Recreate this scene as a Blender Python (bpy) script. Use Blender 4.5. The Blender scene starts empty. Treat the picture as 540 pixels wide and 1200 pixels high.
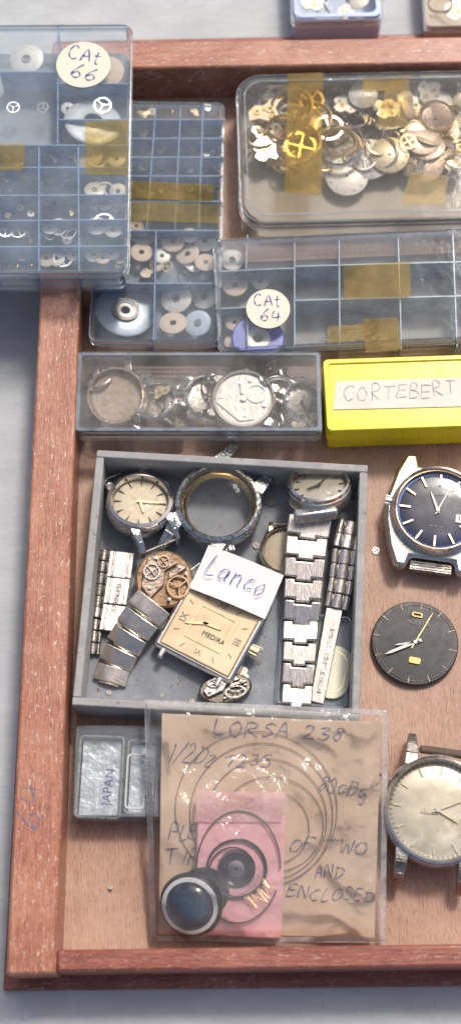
import bpy, math, random
from mathutils import Vector, Matrix, noise
random.seed(7)
SC=bpy.context.scene
COL=SC.collection
TILT=math.radians(20); D=18.2
CAM=Vector((0,-D*math.sin(TILT),D*math.cos(TILT)))
RX=Matrix.Rotation(TILT,3,'X')
def ray(px,py): return RX@Vector(((px-270)/100,(600-py)/100,-D))
def pt(px,py,z=0.0):
    d=ray(px,py); return CAM+d*((z-CAM.z)/d.z)
def kk(px,py,z=0.0): return (pt(px+1,py,z)-pt(px,py,z)).length

# ---------------------------------------------------------------- materials
def newmat(name):
    m=bpy.data.materials.new(name); m.use_nodes=True
    nt=m.node_tree; nt.nodes.clear(); return m,nt,nt.nodes,nt.links
def c4(c,f=1.0): return (min(1,c[0]*f),min(1,c[1]*f),min(1,c[2]*f),1)
def coords(N,L,stretch,scale=1):
    tc=N.new('ShaderNodeTexCoord'); mp=N.new('ShaderNodeMapping')
    mp.inputs['Scale'].default_value=[s*scale for s in stretch]
    L.new(tc.outputs['Object'],mp.inputs['Vector']); return mp.outputs['Vector']
def nz(N,L,vec,scale,detail=5,rough=.6,dist=0):
    n=N.new('ShaderNodeTexNoise'); n.inputs['Scale'].default_value=scale
    n.inputs['Detail'].default_value=detail; n.inputs['Roughness'].default_value=rough
    n.inputs['Distortion'].default_value=dist
    L.new(vec,n.inputs['Vector']); return n.outputs['Fac']
def ramp(N,L,fac,a,b,ca=(0,0,0,1),cb=(1,1,1,1)):
    r=N.new('ShaderNodeValToRGB'); e=r.color_ramp.elements
    e[0].position=a;e[0].color=ca;e[1].position=b;e[1].color=cb
    L.new(fac,r.inputs['Fac']); return r.outputs['Color']
def mixc(N,L,fac,a,b):
    m=N.new('ShaderNodeMixRGB')
    if hasattr(fac,'links') : L.new(fac,m.inputs[0])
    else: m.inputs[0].default_value=fac
    for i,v in ((1,a),(2,b)):
        if hasattr(v,'links'): L.new(v,m.inputs[i])
        else: m.inputs[i].default_value=v
    return m.outputs[0]
def mat(name,base,rough=.5,metal=0,var=.15,scale=4,stretch=(1,1,1),bump=0.0,bscale=20,
        spot=None,spot_at=(.55,.65),spot_scale=6,spot2=None,spot2_at=(.62,.7),spot2_scale=14,rvar=.1,coat=0,sss=0):
    m,nt,N,L=newmat(name)
    v=coords(N,L,stretch)
    col=ramp(N,L,nz(N,L,v,scale),.3,.7,c4(base,1-var),c4(base,1+var))
    if spot: col=mixc(N,L,ramp(N,L,nz(N,L,v,spot_scale,8,.7),*spot_at),col,c4(spot))
    if spot2: col=mixc(N,L,ramp(N,L,nz(N,L,v,spot2_scale,8,.7),*spot2_at),col,c4(spot2))
    p=N.new('ShaderNodeBsdfPrincipled')
    L.new(col,p.inputs['Base Color'])
    p.inputs['Metallic'].default_value=metal
    r0=max(.02,rough-rvar); r1=min(1,rough+rvar)
    rr=ramp(N,L,nz(N,L,v,scale*2.3,6),.3,.7,(r0,)*3+(1,),(r1,)*3+(1,))
    L.new(rr,p.inputs['Roughness'])
    p.inputs['Coat Weight'].default_value=coat
    if bump:
        b=N.new('ShaderNodeBump'); b.inputs['Strength'].default_value=bump; b.inputs['Distance'].default_value=.02
        L.new(nz(N,L,v,bscale,6),b.inputs['Height']); L.new(b.outputs['Normal'],p.inputs['Normal'])
    o=N.new('ShaderNodeOutputMaterial'); L.new(p.outputs[0],o.inputs[0]); return m
def clear(name,tint=(.94,.96,.97),haze=.12,hazec=(.75,.8,.84),rough=.08,blend=.32,gmax=1.0,nscale=3,bump=.0,hv=1.0):
    m,nt,N,L=newmat(name)
    v=coords(N,L,(1,1,1))
    tr=N.new('ShaderNodeBsdfTransparent'); tr.inputs[0].default_value=c4(tint)
    df=N.new('ShaderNodeBsdfDiffuse'); df.inputs[0].default_value=c4(hazec)
    gl=N.new('ShaderNodeBsdfGlossy'); gl.inputs['Roughness'].default_value=rough; gl.inputs[0].default_value=(1,1,1,1)
    f=ramp(N,L,nz(N,L,v,nscale,8,.7),.35,.75,(haze*(1-.6*hv),)*3+(1,),(min(1,haze*(1+.9*hv)),)*3+(1,))
    m1=N.new('ShaderNodeMixShader'); L.new(f,m1.inputs[0]); L.new(tr.outputs[0],m1.inputs[1]); L.new(df.outputs[0],m1.inputs[2])
    lw=N.new('ShaderNodeLayerWeight'); lw.inputs['Blend'].default_value=blend
    m2=N.new('ShaderNodeMixShader'); L.new(lw.outputs['Fresnel'],m2.inputs[0]); L.new(m1.outputs[0],m2.inputs[1]); L.new(gl.outputs[0],m2.inputs[2])
    if bump:
        b=N.new('ShaderNodeBump'); b.inputs['Strength'].default_value=bump; b.inputs['Distance'].default_value=.05
        L.new(nz(N,L,v,2.5,4),b.inputs['Height'])
        L.new(b.outputs['Normal'],gl.inputs['Normal']); L.new(b.outputs['Normal'],lw.inputs['Normal'])
    o=N.new('ShaderNodeOutputMaterial'); L.new(m2.outputs[0],o.inputs[0]); return m
def wood(name,base,dark,light,sc=1.0,worn=.75,coat=.25):
    m,nt,N,L=newmat(name)
    v=coords(N,L,(.35,5,5),sc)
    v2=coords(N,L,(1.5,14,14),sc)
    v3=coords(N,L,(1,1,1),sc)
    c=ramp(N,L,nz(N,L,v,2.2,8,.65,.6),.3,.7,c4(dark),c4(base))
    c=mixc(N,L,ramp(N,L,nz(N,L,v2,3,6,.7),.5,.72,(0,0,0,1),(.7,.7,.7,1)),c,c4(light))
    pores=ramp(N,L,nz(N,L,v2,9,3,.5),.56,.64,(0,0,0,1),(.7,.7,.7,1))
    c=mixc(N,L,pores,c,c4(dark,.4))
    w=ramp(N,L,nz(N,L,v3,1.3,9,.75),.46,.7,(0,0,0,1),(.6,.6,.6,1))
    c=mixc(N,L,w,c,c4(light,1.05))
    s=ramp(N,L,nz(N,L,coords(N,L,(2,6,2),sc),4.5,8,.8,1.5),.58,.61,(0,0,0,1),(worn,worn,worn,1))
    c=mixc(N,L,s,c,(.74,.66,.6,1))
    d=ramp(N,L,nz(N,L,coords(N,L,(1.2,3,2),sc),2.5,8,.75,.6),.58,.7,(0,0,0,1),(.65,.65,.65,1))
    c=mixc(N,L,d,c,c4(dark,.55))
    p=N.new('ShaderNodeBsdfPrincipled'); L.new(c,p.inputs['Base Color']); p.inputs['Roughness'].default_value=.45
    p.inputs['Coat Weight'].default_value=coat; p.inputs['Coat Roughness'].default_value=.22
    b=N.new('ShaderNodeBump'); b.inputs['Strength'].default_value=.5; b.inputs['Distance'].default_value=.02
    L.new(nz(N,L,v2,4,6),b.inputs['Height']); L.new(b.outputs['Normal'],p.inputs['Normal'])
    o=N.new('ShaderNodeOutputMaterial'); L.new(p.outputs[0],o.inputs[0]); return m

WOOD=wood('reddish_wood',(.47,.18,.1),(.28,.085,.048),(.58,.31,.2),1,.9,.35)
WOOD2=wood('dark_red_wood',(.33,.08,.045),(.17,.033,.02),(.42,.16,.1),1,.45,.35)
FLOOR=wood('tray_floor_wood',(.46,.275,.195),(.38,.215,.145),(.53,.365,.28),.8,.2,.05)
TABLE=mat('painted_table',(.45,.475,.49),.65,var=.08,scale=1.4,stretch=(1,1.8,1),bump=.25,bscale=9,spot=(.54,.565,.58),spot_at=(.48,.72),spot_scale=1.6,spot2=(.36,.385,.41),spot2_at=(.57,.75),spot2_scale=9)
CARD=mat('gray_card',(.34,.34,.335),.8,var=.14,scale=2,bump=.3,bscale=30,spot=(.46,.46,.45),spot_at=(.5,.7),spot_scale=3,spot2=(.18,.16,.14),spot2_at=(.6,.68),spot2_scale=7)
CARDIN=mat('gray_card_lining',(.22,.24,.27),.75,var=.2,scale=2,bump=.2,bscale=25,spot=(.33,.36,.39),spot_at=(.5,.75),spot_scale=2.5,spot2=(.12,.09,.07),spot2_at=(.59,.66),spot2_scale=8)
STEEL=mat('steel',(.7,.67,.63),.22,1,var=.12,scale=6,bump=.15,bscale=25,rvar=.12,spot=(.38,.34,.29),spot_at=(.54,.72),spot_scale=7)
STEELB=mat('brushed_steel',(.76,.71,.65),.27,1,var=.12,scale=5,stretch=(6,1,1),bump=.2,bscale=14,rvar=.08,spot=(.5,.44,.37),spot_at=(.5,.76),spot_scale=3)
STEELW=mat('warm_steel',(.82,.73,.62),.22,1,var=.12,scale=5,bump=.15,bscale=20,rvar=.08,spot=(.42,.34,.26),spot_at=(.54,.76),spot_scale=4)
STEELD=mat('dull_steel',(.48,.45,.41),.36,1,var=.22,scale=8,bump=.35,bscale=30,spot=(.17,.14,.11),spot_at=(.5,.66),spot_scale=9)
CHROME=mat('chrome',(.78,.75,.71),.13,1,var=.08,scale=4,rvar=.08,spot=(.45,.41,.35),spot_at=(.55,.72))
CORR=mat('worn_chrome',(.68,.67,.64),.28,1,var=.25,scale=9,bump=.7,bscale=22,spot=(.34,.42,.44),spot_at=(.53,.62),spot_scale=9,spot2=(.3,.2,.08),spot2_at=(.56,.63))
GOLD=mat('gold_plate',(.74,.57,.33),.25,1,var=.12,scale=6,spot=(.46,.34,.2),spot_at=(.55,.75))
BRASS=mat('brass',(.68,.5,.24),.34,1,var=.25,scale=8,spot=(.38,.27,.12),spot_at=(.52,.72))
BRASSL=mat('pale_brass',(.64,.54,.36),.42,.5,var=.15,scale=6,spot=(.48,.37,.2),spot_at=(.5,.75))
COPPER=mat('copper_tone',(.5,.37,.28),.42,.5,var=.15,spot=(.34,.23,.16),spot_at=(.55,.75))
SILV=mat('silver_dial',(.7,.67,.6),.45,.15,var=.1,scale=5,spot=(.5,.45,.35),spot_at=(.5,.8),spot_scale=4)
CREAM=mat('cream_dial',(.6,.52,.38),.5,.0,var=.18,scale=4,spot=(.32,.23,.13),spot_at=(.48,.72),spot_scale=5,spot2=(.7,.66,.54),spot2_at=(.52,.75),spot2_scale=3)
CREAM2=mat('aged_silver_dial',(.5,.46,.37),.28,.4,var=.12,scale=1.8,spot=(.38,.3,.19),spot_at=(.46,.72),spot_scale=1.6,spot2=(.76,.74,.67),spot2_at=(.48,.7),spot2_scale=1.1)
GOLDD=mat('champagne_dial',(.6,.475,.31),.38,.25,var=.1,scale=3,spot=(.68,.58,.42),spot_at=(.45,.75),spot_scale=2)
NAVY=mat('navy_dial',(.004,.012,.055),.18,0,var=.3,scale=2,coat=.5,spot=(.01,.04,.15),spot_at=(.5,.9),spot_scale=1.5)
BBAND=mat('blue_band',(.012,.06,.24),.25,.2,var=.2)
BLACK=mat('black_enamel',(.02,.022,.03),.3,0,var=.2,spot=(.05,.06,.08),spot_at=(.55,.9))
BLKDIAL=mat('black_dial',(.03,.03,.035),.42,.2,var=.2,spot=(.07,.07,.07),spot_at=(.5,.8),spot_scale=6)
DARK=mat('dark_metal',(.16,.14,.12),.35,.9,var=.3,scale=9,bump=.3)
COILM=mat('faint_coil_metal',(.22,.17,.14),.5,.3,var=.2)
PAPER=mat('white_paper',(.86,.85,.83),.8,var=.03,scale=3,bump=.08,spot=(.8,.77,.7),spot_at=(.6,.9),spot_scale=2)
LABEL=mat('cream_label',(.78,.74,.65),.8,var=.05,scale=3,bump=.08,spot=(.68,.6,.46),spot_at=(.5,.85),spot_scale=2)
STICK=mat('sticker_paper',(.82,.73,.6),.7,var=.05,spot=(.74,.58,.42),spot_at=(.5,.85),spot_scale=3)
KRAFT=mat('kraft_paper',(.57,.43,.31),.75,var=.07,scale=1.6,bump=.35,bscale=5,spot=(.49,.35,.25),spot_at=(.48,.8),spot_scale=2.5,spot2=(.66,.53,.41),spot2_at=(.5,.85),spot2_scale=3)
YELL=mat('yellow_plastic',(.86,.72,.008),.3,var=.04,scale=2,spot=(.6,.46,.02),spot_at=(.58,.78),spot_scale=5)
PINK=mat('pink_foam',(.82,.43,.45),.65,var=.08,scale=4,bump=.15)
PINKL=clear('pale_pink_flap',(.98,.85,.85),.5,(.86,.6,.6),.2,.2)
INK=mat('blue_ink',(.035,.07,.3),.6,var=.3,scale=12)
INKG=mat('gray_blue_ink',(.13,.14,.24),.6,var=.4,scale=12)
INKP=mat('pencil_gray',(.33,.32,.36),.6,var=.3,scale=12)
PRINT=mat('dark_print',(.04,.04,.04),.5,var=.2)
LUME=mat('white_lume',(.72,.72,.67),.5,var=.05)
DIMP=mat('dim_silver_print',(.22,.22,.22),.5,var=.1)
BLUEPL=mat('blue_divider_plastic',(.14,.28,.5),.25,var=.25)
BLUELT=mat('pale_divider_plastic',(.26,.36,.47),.25,var=.25)
BLUEP2=mat('blue_plastic',(.42,.52,.74),.35,var=.06)
NAVYPL=mat('navy_plastic',(.02,.035,.4),.3,var=.1)
CASEC=clear('case_plastic',(.98,.99,1),.07,(.58,.67,.74),.08,.12)
CASER=clear('case_rim_plastic',(.92,.96,.99),.15,(.6,.69,.77),.08,.24)
LIDA=clear('scuffed_lid_plastic',(.96,.98,1),.2,(.52,.61,.67),.12,.12,nscale=1.0,bump=.1)
LIDB=clear('hazy_lid_plastic',(.96,.97,.98),.15,(.52,.59,.65),.1,.12,nscale=1.0,bump=.12)
LIDC=clear('clear_lid_plastic',(.97,.97,.96),.1,(.62,.63,.62),.08,.13,nscale=1.0,bump=.15)
LIDE=clear('cloudy_lid_plastic',(.96,.96,.96),.15,(.66,.65,.63),.1,.16,nscale=1.6,bump=.3)
FROST=clear('frosted_plastic',(.95,.97,.98),.18,(.6,.66,.7),.12,.2,nscale=1.5,bump=.3)
GLASS=clear('watch_crystal',(.98,.98,.97),.02,(.7,.7,.68),.05,.1,nscale=2)
FILM=clear('bag_film',(.99,.99,.99),.07,(.86,.86,.86),.07,.2,nscale=1.2,bump=.9)
SEAL=clear('bag_seal',(.95,.95,.95),.3,(.8,.81,.82),.2,.25,nscale=5,bump=.5)
TAPE=clear('aged_tape',(.9,.75,.43),.33,(.44,.32,.12),.2,.12,nscale=2)
TAPEL=clear('pale_aged_tape',(.94,.84,.58),.26,(.52,.4,.19),.2,.12,nscale=2)
BLUEG=mat('blue_crystal',(.006,.06,.13),.05,0,var=.5,scale=3,coat=1,spot=(.003,.008,.018),spot_at=(.42,.62),spot_scale=4)
WRING=mat('white_ring',(.78,.78,.76),.3,.2,var=.05)
ORG=mat('orange_gold',(.6,.36,.14),.35,.5,var=.1)

# ---------------------------------------------------------------- mesh builder
def rrect(w,h,r,n=6):
    r=min(r,w/2-1e-4,h/2-1e-4); out=[]
    for cx,cy,a0 in ((w/2-r,h/2-r,0),(-w/2+r,h/2-r,90),(-w/2+r,-h/2+r,180),(w/2-r,-h/2+r,270)):
        for i in range(n+1):
            a=math.radians(a0+90*i/n); out.append((cx+r*math.cos(a),cy+r*math.sin(a)))
    return out
def TR(x=0,y=0,z=0,r=0,s=1): return Matrix.Translation((x,y,z))@Matrix.Rotation(math.radians(r),4,'Z')@Matrix.Scale(s,4)
class MB:
    def __init__(s): s.v=[];s.f=[];s.m=[]
    def add(s,vs,fs,m=0,M=None):
        b=len(s.v)
        for p in vs:
            p=Vector(p); s.v.append(M@p if M else p)
        for f in fs: s.f.append([b+i for i in f]); s.m.append(m)
        return s
    def prism(s,poly,z0,z1,m=0,M=None):
        n=len(poly)
        return s.add([(x,y,z0) for x,y in poly]+[(x,y,z1) for x,y in poly],
          [list(range(n))[::-1],list(range(n,2*n))]+[[i,(i+1)%n,n+(i+1)%n,n+i] for i in range(n)],m,M)
    def ringp(s,o,i_,z0,z1,m=0,M=None):
        n=len(o); vs=[(x,y,z0) for x,y in o]+[(x,y,z1) for x,y in o]+[(x,y,z0) for x,y in i_]+[(x,y,z1) for x,y in i_]
        fs=[]
        for k in range(n):
            j=(k+1)%n
            fs+=[[k,j,n+j,n+k],[2*n+j,2*n+k,3*n+k,3*n+j],[n+k,n+j,3*n+j,3*n+k],[j,k,2*n+k,2*n+j]]
        return s.add(vs,fs,m,M)
    def sheet(s,poly,z,m=0,M=None): return s.add([(x,y,z) for x,y in poly],[list(range(len(poly)))],m,M)
    def box(s,x,y,z0,w,h,d,r=0,m=0,M=None):
        T=TR(x,y,0,r); 
        if M: T=M@T
        return s.prism([(-w/2,-h/2),(w/2,-h/2),(w/2,h/2),(-w/2,h/2)],z0,z0+d,m,T)
    def seg(s,a,b,w,z0,z1,m=0,M=None):
        dx,dy=b[0]-a[0],b[1]-a[1]; l=math.hypot(dx,dy)
        return s.box((a[0]+b[0])/2,(a[1]+b[1])/2,z0,l,w,z1-z0,math.degrees(math.atan2(dy,dx)),m,M)
    def arch(s,w,q,th,m=0,x0=0,y0=0,n=8,edge=.8):
        """flat link with a surface gently arched across its width"""
        P=[(-w/2,0)]+[(-w/2+w*i/n,th*(edge+(1-edge)*math.sin(math.pi*i/n))) for i in range(n+1)]+[(w/2,0)]
        P=P[::-1]; k=len(P); vs=[(x0+x,y0-q,z) for x,z in P]+[(x0+x,y0+q,z) for x,z in P]
        return s.add(vs,[list(range(k))[::-1],list(range(k,2*k))]+[[i,(i+1)%k,k+(i+1)%k,k+i] for i in range(k)],m)
    def lathe(s,prof,seg=48,m=0,M=None,loop=False,a0=0):
        vs=[];idx=[]
        for r,z in prof:
            if r<1e-5: vs.append((0,0,z)); idx.append([len(vs)-1]*seg)
            else:
                b=len(vs); idx.append(list(range(b,b+seg)))
                for i in range(seg):
                    a=2*math.pi*i/seg+a0; vs.append((r*math.cos(a),r*math.sin(a),z))
        fs=[]; K=len(prof)
        for k in range(K if loop else K-1):
            A=idx[k];B=idx[(k+1)%K]
            for i in range(seg):
                j=(i+1)%seg; q=[A[i],A[j],B[j],B[i]]; o=[]
                for t in q:
                    if t not in o:o.append(t)
                if len(o)>2: fs.append(o)
        return s.add(vs,fs,m,M)
    def ring(s,ri,ro,z0,z1,seg=48,m=0,M=None):
        return s.lathe([(ri,z0),(ro,z0),(ro,z1),(ri,z1)],seg,m,M,True)
    def disc(s,r,z0,z1,seg=48,m=0,M=None):
        return s.lathe([(0,z0),(r,z0),(r,z1),(0,z1)],seg,m,M)
    def tube(s,pts,r,seg=6,m=0,closed=False,M=None):
        n=len(pts); pts=[Vector(p) for p in pts]; vs=[];fs=[]
        for i,p in enumerate(pts):
            a=pts[(i-1)%n] if (closed or i>0) else p; b=pts[(i+1)%n] if (closed or i<n-1) else p
            t=(b-a).normalized(); up=Vector((0,0,1)) if abs(t.z)<.9 else Vector((1,0,0))
            x=t.cross(up).normalized(); y=x.cross(t)
            for j in range(seg):
                an=2*math.pi*j/seg; vs.append(p+x*(r*math.cos(an))+y*(r*math.sin(an)))
        for i in range(n if closed else n-1):
            for j in range(seg):
                k=(j+1)%seg; i2=(i+1)%n
                fs.append([i*seg+j,i*seg+k,i2*seg+k,i2*seg+j])
        if not closed: fs+= [list(range(seg))[::-1],[(n-1)*seg+j for j in range(seg)]]
        return s.add(vs,fs,m,M)
    def ribbon(s,pts,w,z,m=0,M=None):
        n=len(pts); vs=[];fs=[]
        for i,p in enumerate(pts):
            a=pts[max(0,i-1)];b=pts[min(n-1,i+1)]
            dx,dy=b[0]-a[0],b[1]-a[1]; l=math.hypot(dx,dy) or 1; nx,ny=-dy/l,dx/l
            ww=w*(.75+.35*math.sin(i*.9+p[0]*5))
            vs+=[(p[0]+nx*ww/2,p[1]+ny*ww/2,z),(p[0]-nx*ww/2,p[1]-ny*ww/2,z)]
        for i in range(n-1): fs.append([2*i+1,2*i+3,2*i+2,2*i])
        return s.add(vs,fs,m,M)
    def mesh(s,name,mats,smooth=True,ang=35):
        me=bpy.data.meshes.new(name); me.from_pydata([tuple(v) for v in s.v],[],s.f)
        for m in (mats if isinstance(mats,(list,tuple)) else [mats]): me.materials.append(m)
        for p,i in zip(me.polygons,s.m): p.material_index=i; p.use_smooth=smooth
        if smooth: me.set_sharp_from_angle(angle=math.radians(ang))
        return me
    def obj(s,name,mats,parent=None,M=None,bevel=0,world=False,smooth=True,ang=35):
        o=bpy.data.objects.new(name,s.mesh(name,mats,smooth,ang)); COL.objects.link(o)
        if parent:
            o.parent=parent
            if world: o.matrix_parent_inverse=WM[parent.name].inverted()
        if M is not None: o.matrix_basis=M
        if bevel:
            b=o.modifiers.new('bevel','BEVEL'); b.width=bevel; b.segments=2; b.limit_method='ANGLE'; b.angle_limit=math.radians(40)
        WM[o.name]=(WM[parent.name] if parent and not world else Matrix())@(M if M is not None else Matrix())
        return o
WM={}
def tag(o,label,cat,group=None):
    o['label']=label;o['category']=cat
    if group:o['group']=group
    return o
class Fr:
    """local frame of a thing; origin at the centre of its base"""
    def __init__(s,M): s.M=M; s.I=M.inverted()
    def loc(s,px,py,h=0.0):
        o=s.M@Vector((0,0,h)); n=s.M.to_3x3()@Vector((0,0,1)); d=ray(px,py)
        t=(o-CAM).dot(n)/d.dot(n); return s.I@(CAM+d*t)
    def empty(s,name,label,cat,group=None):
        e=bpy.data.objects.new(name,None); e.empty_display_size=.1; COL.objects.link(e); e.matrix_basis=s.M; WM[e.name]=s.M.copy()
        tag(e,label,cat,group); return e
def frame(TL,TR_,BL,zt,H,z2=None,z3=None):
    p0=pt(*TL,zt);p1=pt(*TR_,zt if z2 is None else z2);p2=pt(*BL,zt if z3 is None else z3)
    X=(p1-p0);L=X.length;X.normalize();Y=p0-p2;Y-=X*Y.dot(X);W=Y.length;Y.normalize();Z=X.cross(Y)
    c=(p1+p2)/2-Z*H
    M=Matrix(((X.x,Y.x,Z.x,c.x),(X.y,Y.y,Z.y,c.y),(X.z,Y.z,Z.z,c.z),(0,0,0,1)))
    f=Fr(M); f.L=L; f.W=W; f.H=H; return f
def spot(px,py,z,rot=0,tx=0,ty=0):
    p=pt(px,py,z)
    f=Fr(Matrix.Translation(p)@Matrix.Rotation(math.radians(rot),4,'Z')@Matrix.Rotation(math.radians(tx),4,'X')@Matrix.Rotation(math.radians(ty),4,'Y'))
    f.k=kk(px,py,z); return f

# ---------------------------------------------------------------- handwriting
G={'A':[[(0,0),(.3,1),(.6,0)],[(.1,.4),(.52,.42)]],'C':[[(.55,.85),(.32,1),(.06,.7),(.05,.3),(.28,0),(.6,.12)]],
'D':[[(.08,0),(.05,1)],[(-.05,.98),(.4,.9),(.6,.5),(.4,.1),(0,0)]],'E':[[(.5,1),(.03,.97),(0,.5),(0,0),(.5,.03)],[(0,.52),(.4,.55)]],
'F':[[(.5,1),(0,.97),(0,0)],[(0,.5),(.4,.52)]],'L':[[(.1,1),(.02,0),(.5,.05)]],'N':[[(0,0),(.05,1),(.5,0),(.55,1)]],
'O':[[(.3,1),(.02,.6),(.1,.1),(.4,0),(.62,.4),(.5,.9),(.3,1)]],'R':[[(.05,0),(.05,1),(.45,.9),(.42,.6),(.05,.5),(.55,0)]],
'S':[[(.5,.88),(.25,1),(.05,.78),(.3,.52),(.5,.25),(.25,0),(0,.12)]],'T':[[(-.05,1),(.6,.98)],[(.28,1),(.25,0)]],
'B':[[(.03,0),(.03,1),(.42,.88),(.35,.58),(.05,.52),(.5,.35),(.42,.05),(0,0)]],'I':[[(.1,1),(.1,0)]],'P':[[(.05,0),(.05,1),(.5,.85),(.45,.5),(.05,.45)]],
'W':[[(0,1),(.15,0),(.32,.7),(.5,0),(.68,1)]],
'a':[[(.42,.5),(.2,.6),(.02,.3),(.18,0),(.42,.3),(.44,.55),(.42,.1),(.55,0)]],'n':[[(0,.55),(.04,0),(.06,.35),(.28,.58),(.38,.35),(.4,.02),(.5,.05)]],
'c':[[(.42,.48),(.2,.58),(.02,.28),(.18,0),(.46,.1)]],'o':[[(.22,.58),(.02,.3),(.2,0),(.42,.28),(.24,.58)]],
't':[[(.2,.95),(.18,.1),(.35,0)],[(0,.62),(.42,.66)]],'w':[[(0,.55),(.12,0),(.28,.45),(.42,0),(.6,.55)]],'f':[[(.45,.9),(.25,.98),(.18,.6),(.12,-.3)],[(0,.5),(.4,.52)]],
'd':[[(.42,.5),(.2,.58),(.02,.28),(.18,0),(.42,.25),(.46,1),(.44,0)]],'g':[[(.42,.5),(.2,.58),(.02,.3),(.18,.05),(.42,.3),(.4,-.3),(.1,-.35)]],
'z':[[(0,.55),(.4,.57),(.02,.02),(.42,0)]],'l':[[(.1,1),(.06,0)]],
'0':[[(.25,1),(.02,.6),(.1,.1),(.3,0),(.5,.4),(.42,.9),(.25,1)]],'1':[[(.1,.8),(.2,1),(.16,0)]],'2':[[(.02,.8),(.25,1),(.45,.75),(.3,.4),(0,0),(.55,.03)]],
'3':[[(.02,.9),(.3,1),(.42,.75),(.18,.53),(.48,.3),(.28,0),(0,.1)]],'4':[[(.1,1),(0,.4),(.5,.42)],[(.4,.75),(.36,-.05)]],'5':[[(.5,1),(.1,.97),(.05,.58),(.4,.55),(.45,.2),(.2,0),(0,.08)]],
'6':[[(.42,1),(.1,.6),(.04,.2),(.25,0),(.45,.22),(.28,.48),(.06,.3)]],'7':[[(0,.97),(.5,1),(.2,0)]],'8':[[(.4,.9),(.2,1),(.06,.78),(.4,.35),(.3,.02),(.06,.12),(.1,.4),(.42,.75),(.4,.9)]],
'9':[[(.42,.7),(.22,.5),(.05,.75),(.25,1),(.44,.8),(.35,0)]],'/':[[(.5,1.05),(0,-.1)]]}
def smooth_line(p,n=5):
    if len(p)<3: return [(p[0][0]+(p[1][0]-p[0][0])*t/4,p[0][1]+(p[1][1]-p[0][1])*t/4) for t in range(5)]
    out=[]; q=[p[0]]+p+[p[-1]]
    for i in range(len(p)-1):
        a,b,c,d=q[i:i+4]
        for j in range(n):
            t=j/n
            out.append(tuple(.5*((2*b[k])+(-a[k]+c[k])*t+(2*a[k]-5*b[k]+4*c[k]-d[k])*t*t+(-a[k]+3*b[k]-3*c[k]+d[k])*t**3) for k in (0,1)))
    out.append(p[-1]); return out
def hand(text,x,y,h,width,z,rot=0,w=.02,slant=.12,rnd=None,loose_=1.0):
    """handwritten line starting at x,y, total width given"""
    mb=MB(); rnd=rnd or random.Random(len(text)+3); adv=0; items=[]
    for ch in text:
        if ch==' ': adv+=.5; continue
        gl=G[ch]; gw=max(q[0] for st in gl for q in st); items.append((ch,adv)); adv+=gw+.2
    sx=width/(adv-.2)
    M=TR(x,y,0,rot)
    for ch,a in items:
        dy=rnd.uniform(-.07,.07)*loose_; sc=rnd.uniform(.85,1.12); ro=rnd.uniform(-.08,.08)*loose_
        for st in G[ch]:
            pl=[((a+q[0]+rnd.uniform(-.03,.03)*loose_)*sx+(slant+ro)*q[1]*h,(q[1]*sc+dy+rnd.uniform(-.03,.03)*loose_)*h) for q in st]
            mb.ribbon(smooth_line(pl),w,z,0,M)
    return mb
def ptext(s,size,f_parent,x,y,z,rot,m,name='printed_lettering',sx=1):
    cu=bpy.data.curves.new('t','FONT'); cu.body=s; cu.size=size; cu.align_x='CENTER'; cu.align_y='CENTER'; cu.extrude=.001
    o=bpy.data.objects.new('t',cu); COL.objects.link(o)
    dg=bpy.context.evaluated_depsgraph_get(); dg.update()
    me=bpy.data.meshes.new_from_object(o.evaluated_get(dg)); bpy.data.objects.remove(o)
    me.materials.clear(); me.materials.append(m); me.name=name
    q=bpy.data.objects.new(name,me); COL.objects.link(q); q.parent=f_parent
    q.matrix_basis=TR(x,y,z,rot)@Matrix.Diagonal((sx,1,1,1)); return q

# ---------------------------------------------------------------- setting
mb=MB(); mb.box(0,0,-.04,60,60,.04)
t=mb.obj('table_top',TABLE,M=Matrix.Translation((0,0,-.14)));t['kind']='structure';t['label']='pale gray weathered painted table surface'
ZR=.65
e=Fr(Matrix.Translation(pt(300,600,0))).empty('wooden_tray','shallow reddish wooden display tray with worn scratched rails','tray')
def qp(name,q,zt,zb,m,parent,bevel=.015,long=(0,1)):
    w=[pt(x,y,zt) for x,y in q]; c=sum(w,Vector())/4
    d=w[long[1]]-w[long[0]]; a=math.atan2(d.y,d.x)
    M=Matrix.Translation((c.x,c.y,zb))@Matrix.Rotation(a,4,'Z'); I=M.inverted()
    p=[(I@v) for v in w]; p=[(v.x,v.y) for v in p]
    ar=sum(p[i][0]*p[(i+1)%4][1]-p[(i+1)%4][0]*p[i][1] for i in range(4))
    if ar<0:p=p[::-1]
    mb=MB(); mb.prism(p,0,zt-zb)
    o=mb.obj(name,m,parent,M,bevel,world=bool(parent)); return o
qp('floor_panel',[(58,68),(905,58),(960,1120),(30,1130)],.0,-.06,FLOOR,e,0,(0,3))
qp('side_rail',[(62,50),(104,50),(66,1141),(7,1143)],ZR,-.02,WOOD,e,.03,(0,3))
qp('end_rail',[(105,50),(900,36),(902,68),(104,81)],ZR,-.02,WOOD,e,.03)
qp('end_rail',[(67,1113),(960,1100),(962,1127),(66.5,1139)],ZR,-.02,WOOD2,e,.03)
qp('side_rail',[(901,36),(940,36),(1010,1128),(963,1128)],ZR,-.02,WOOD,e,.03,(0,3))
qp('base_board',[(64,48),(950,30),(1030,1150),(4,1161)],-.06,-.138,WOOD2,e,.02)
f=spot(38,975,ZR+.004,97)
hand('64',0,-.1,.22,.5,0,0,.014).obj('pencil_mark',INKG,e,f.M,world=True)

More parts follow.
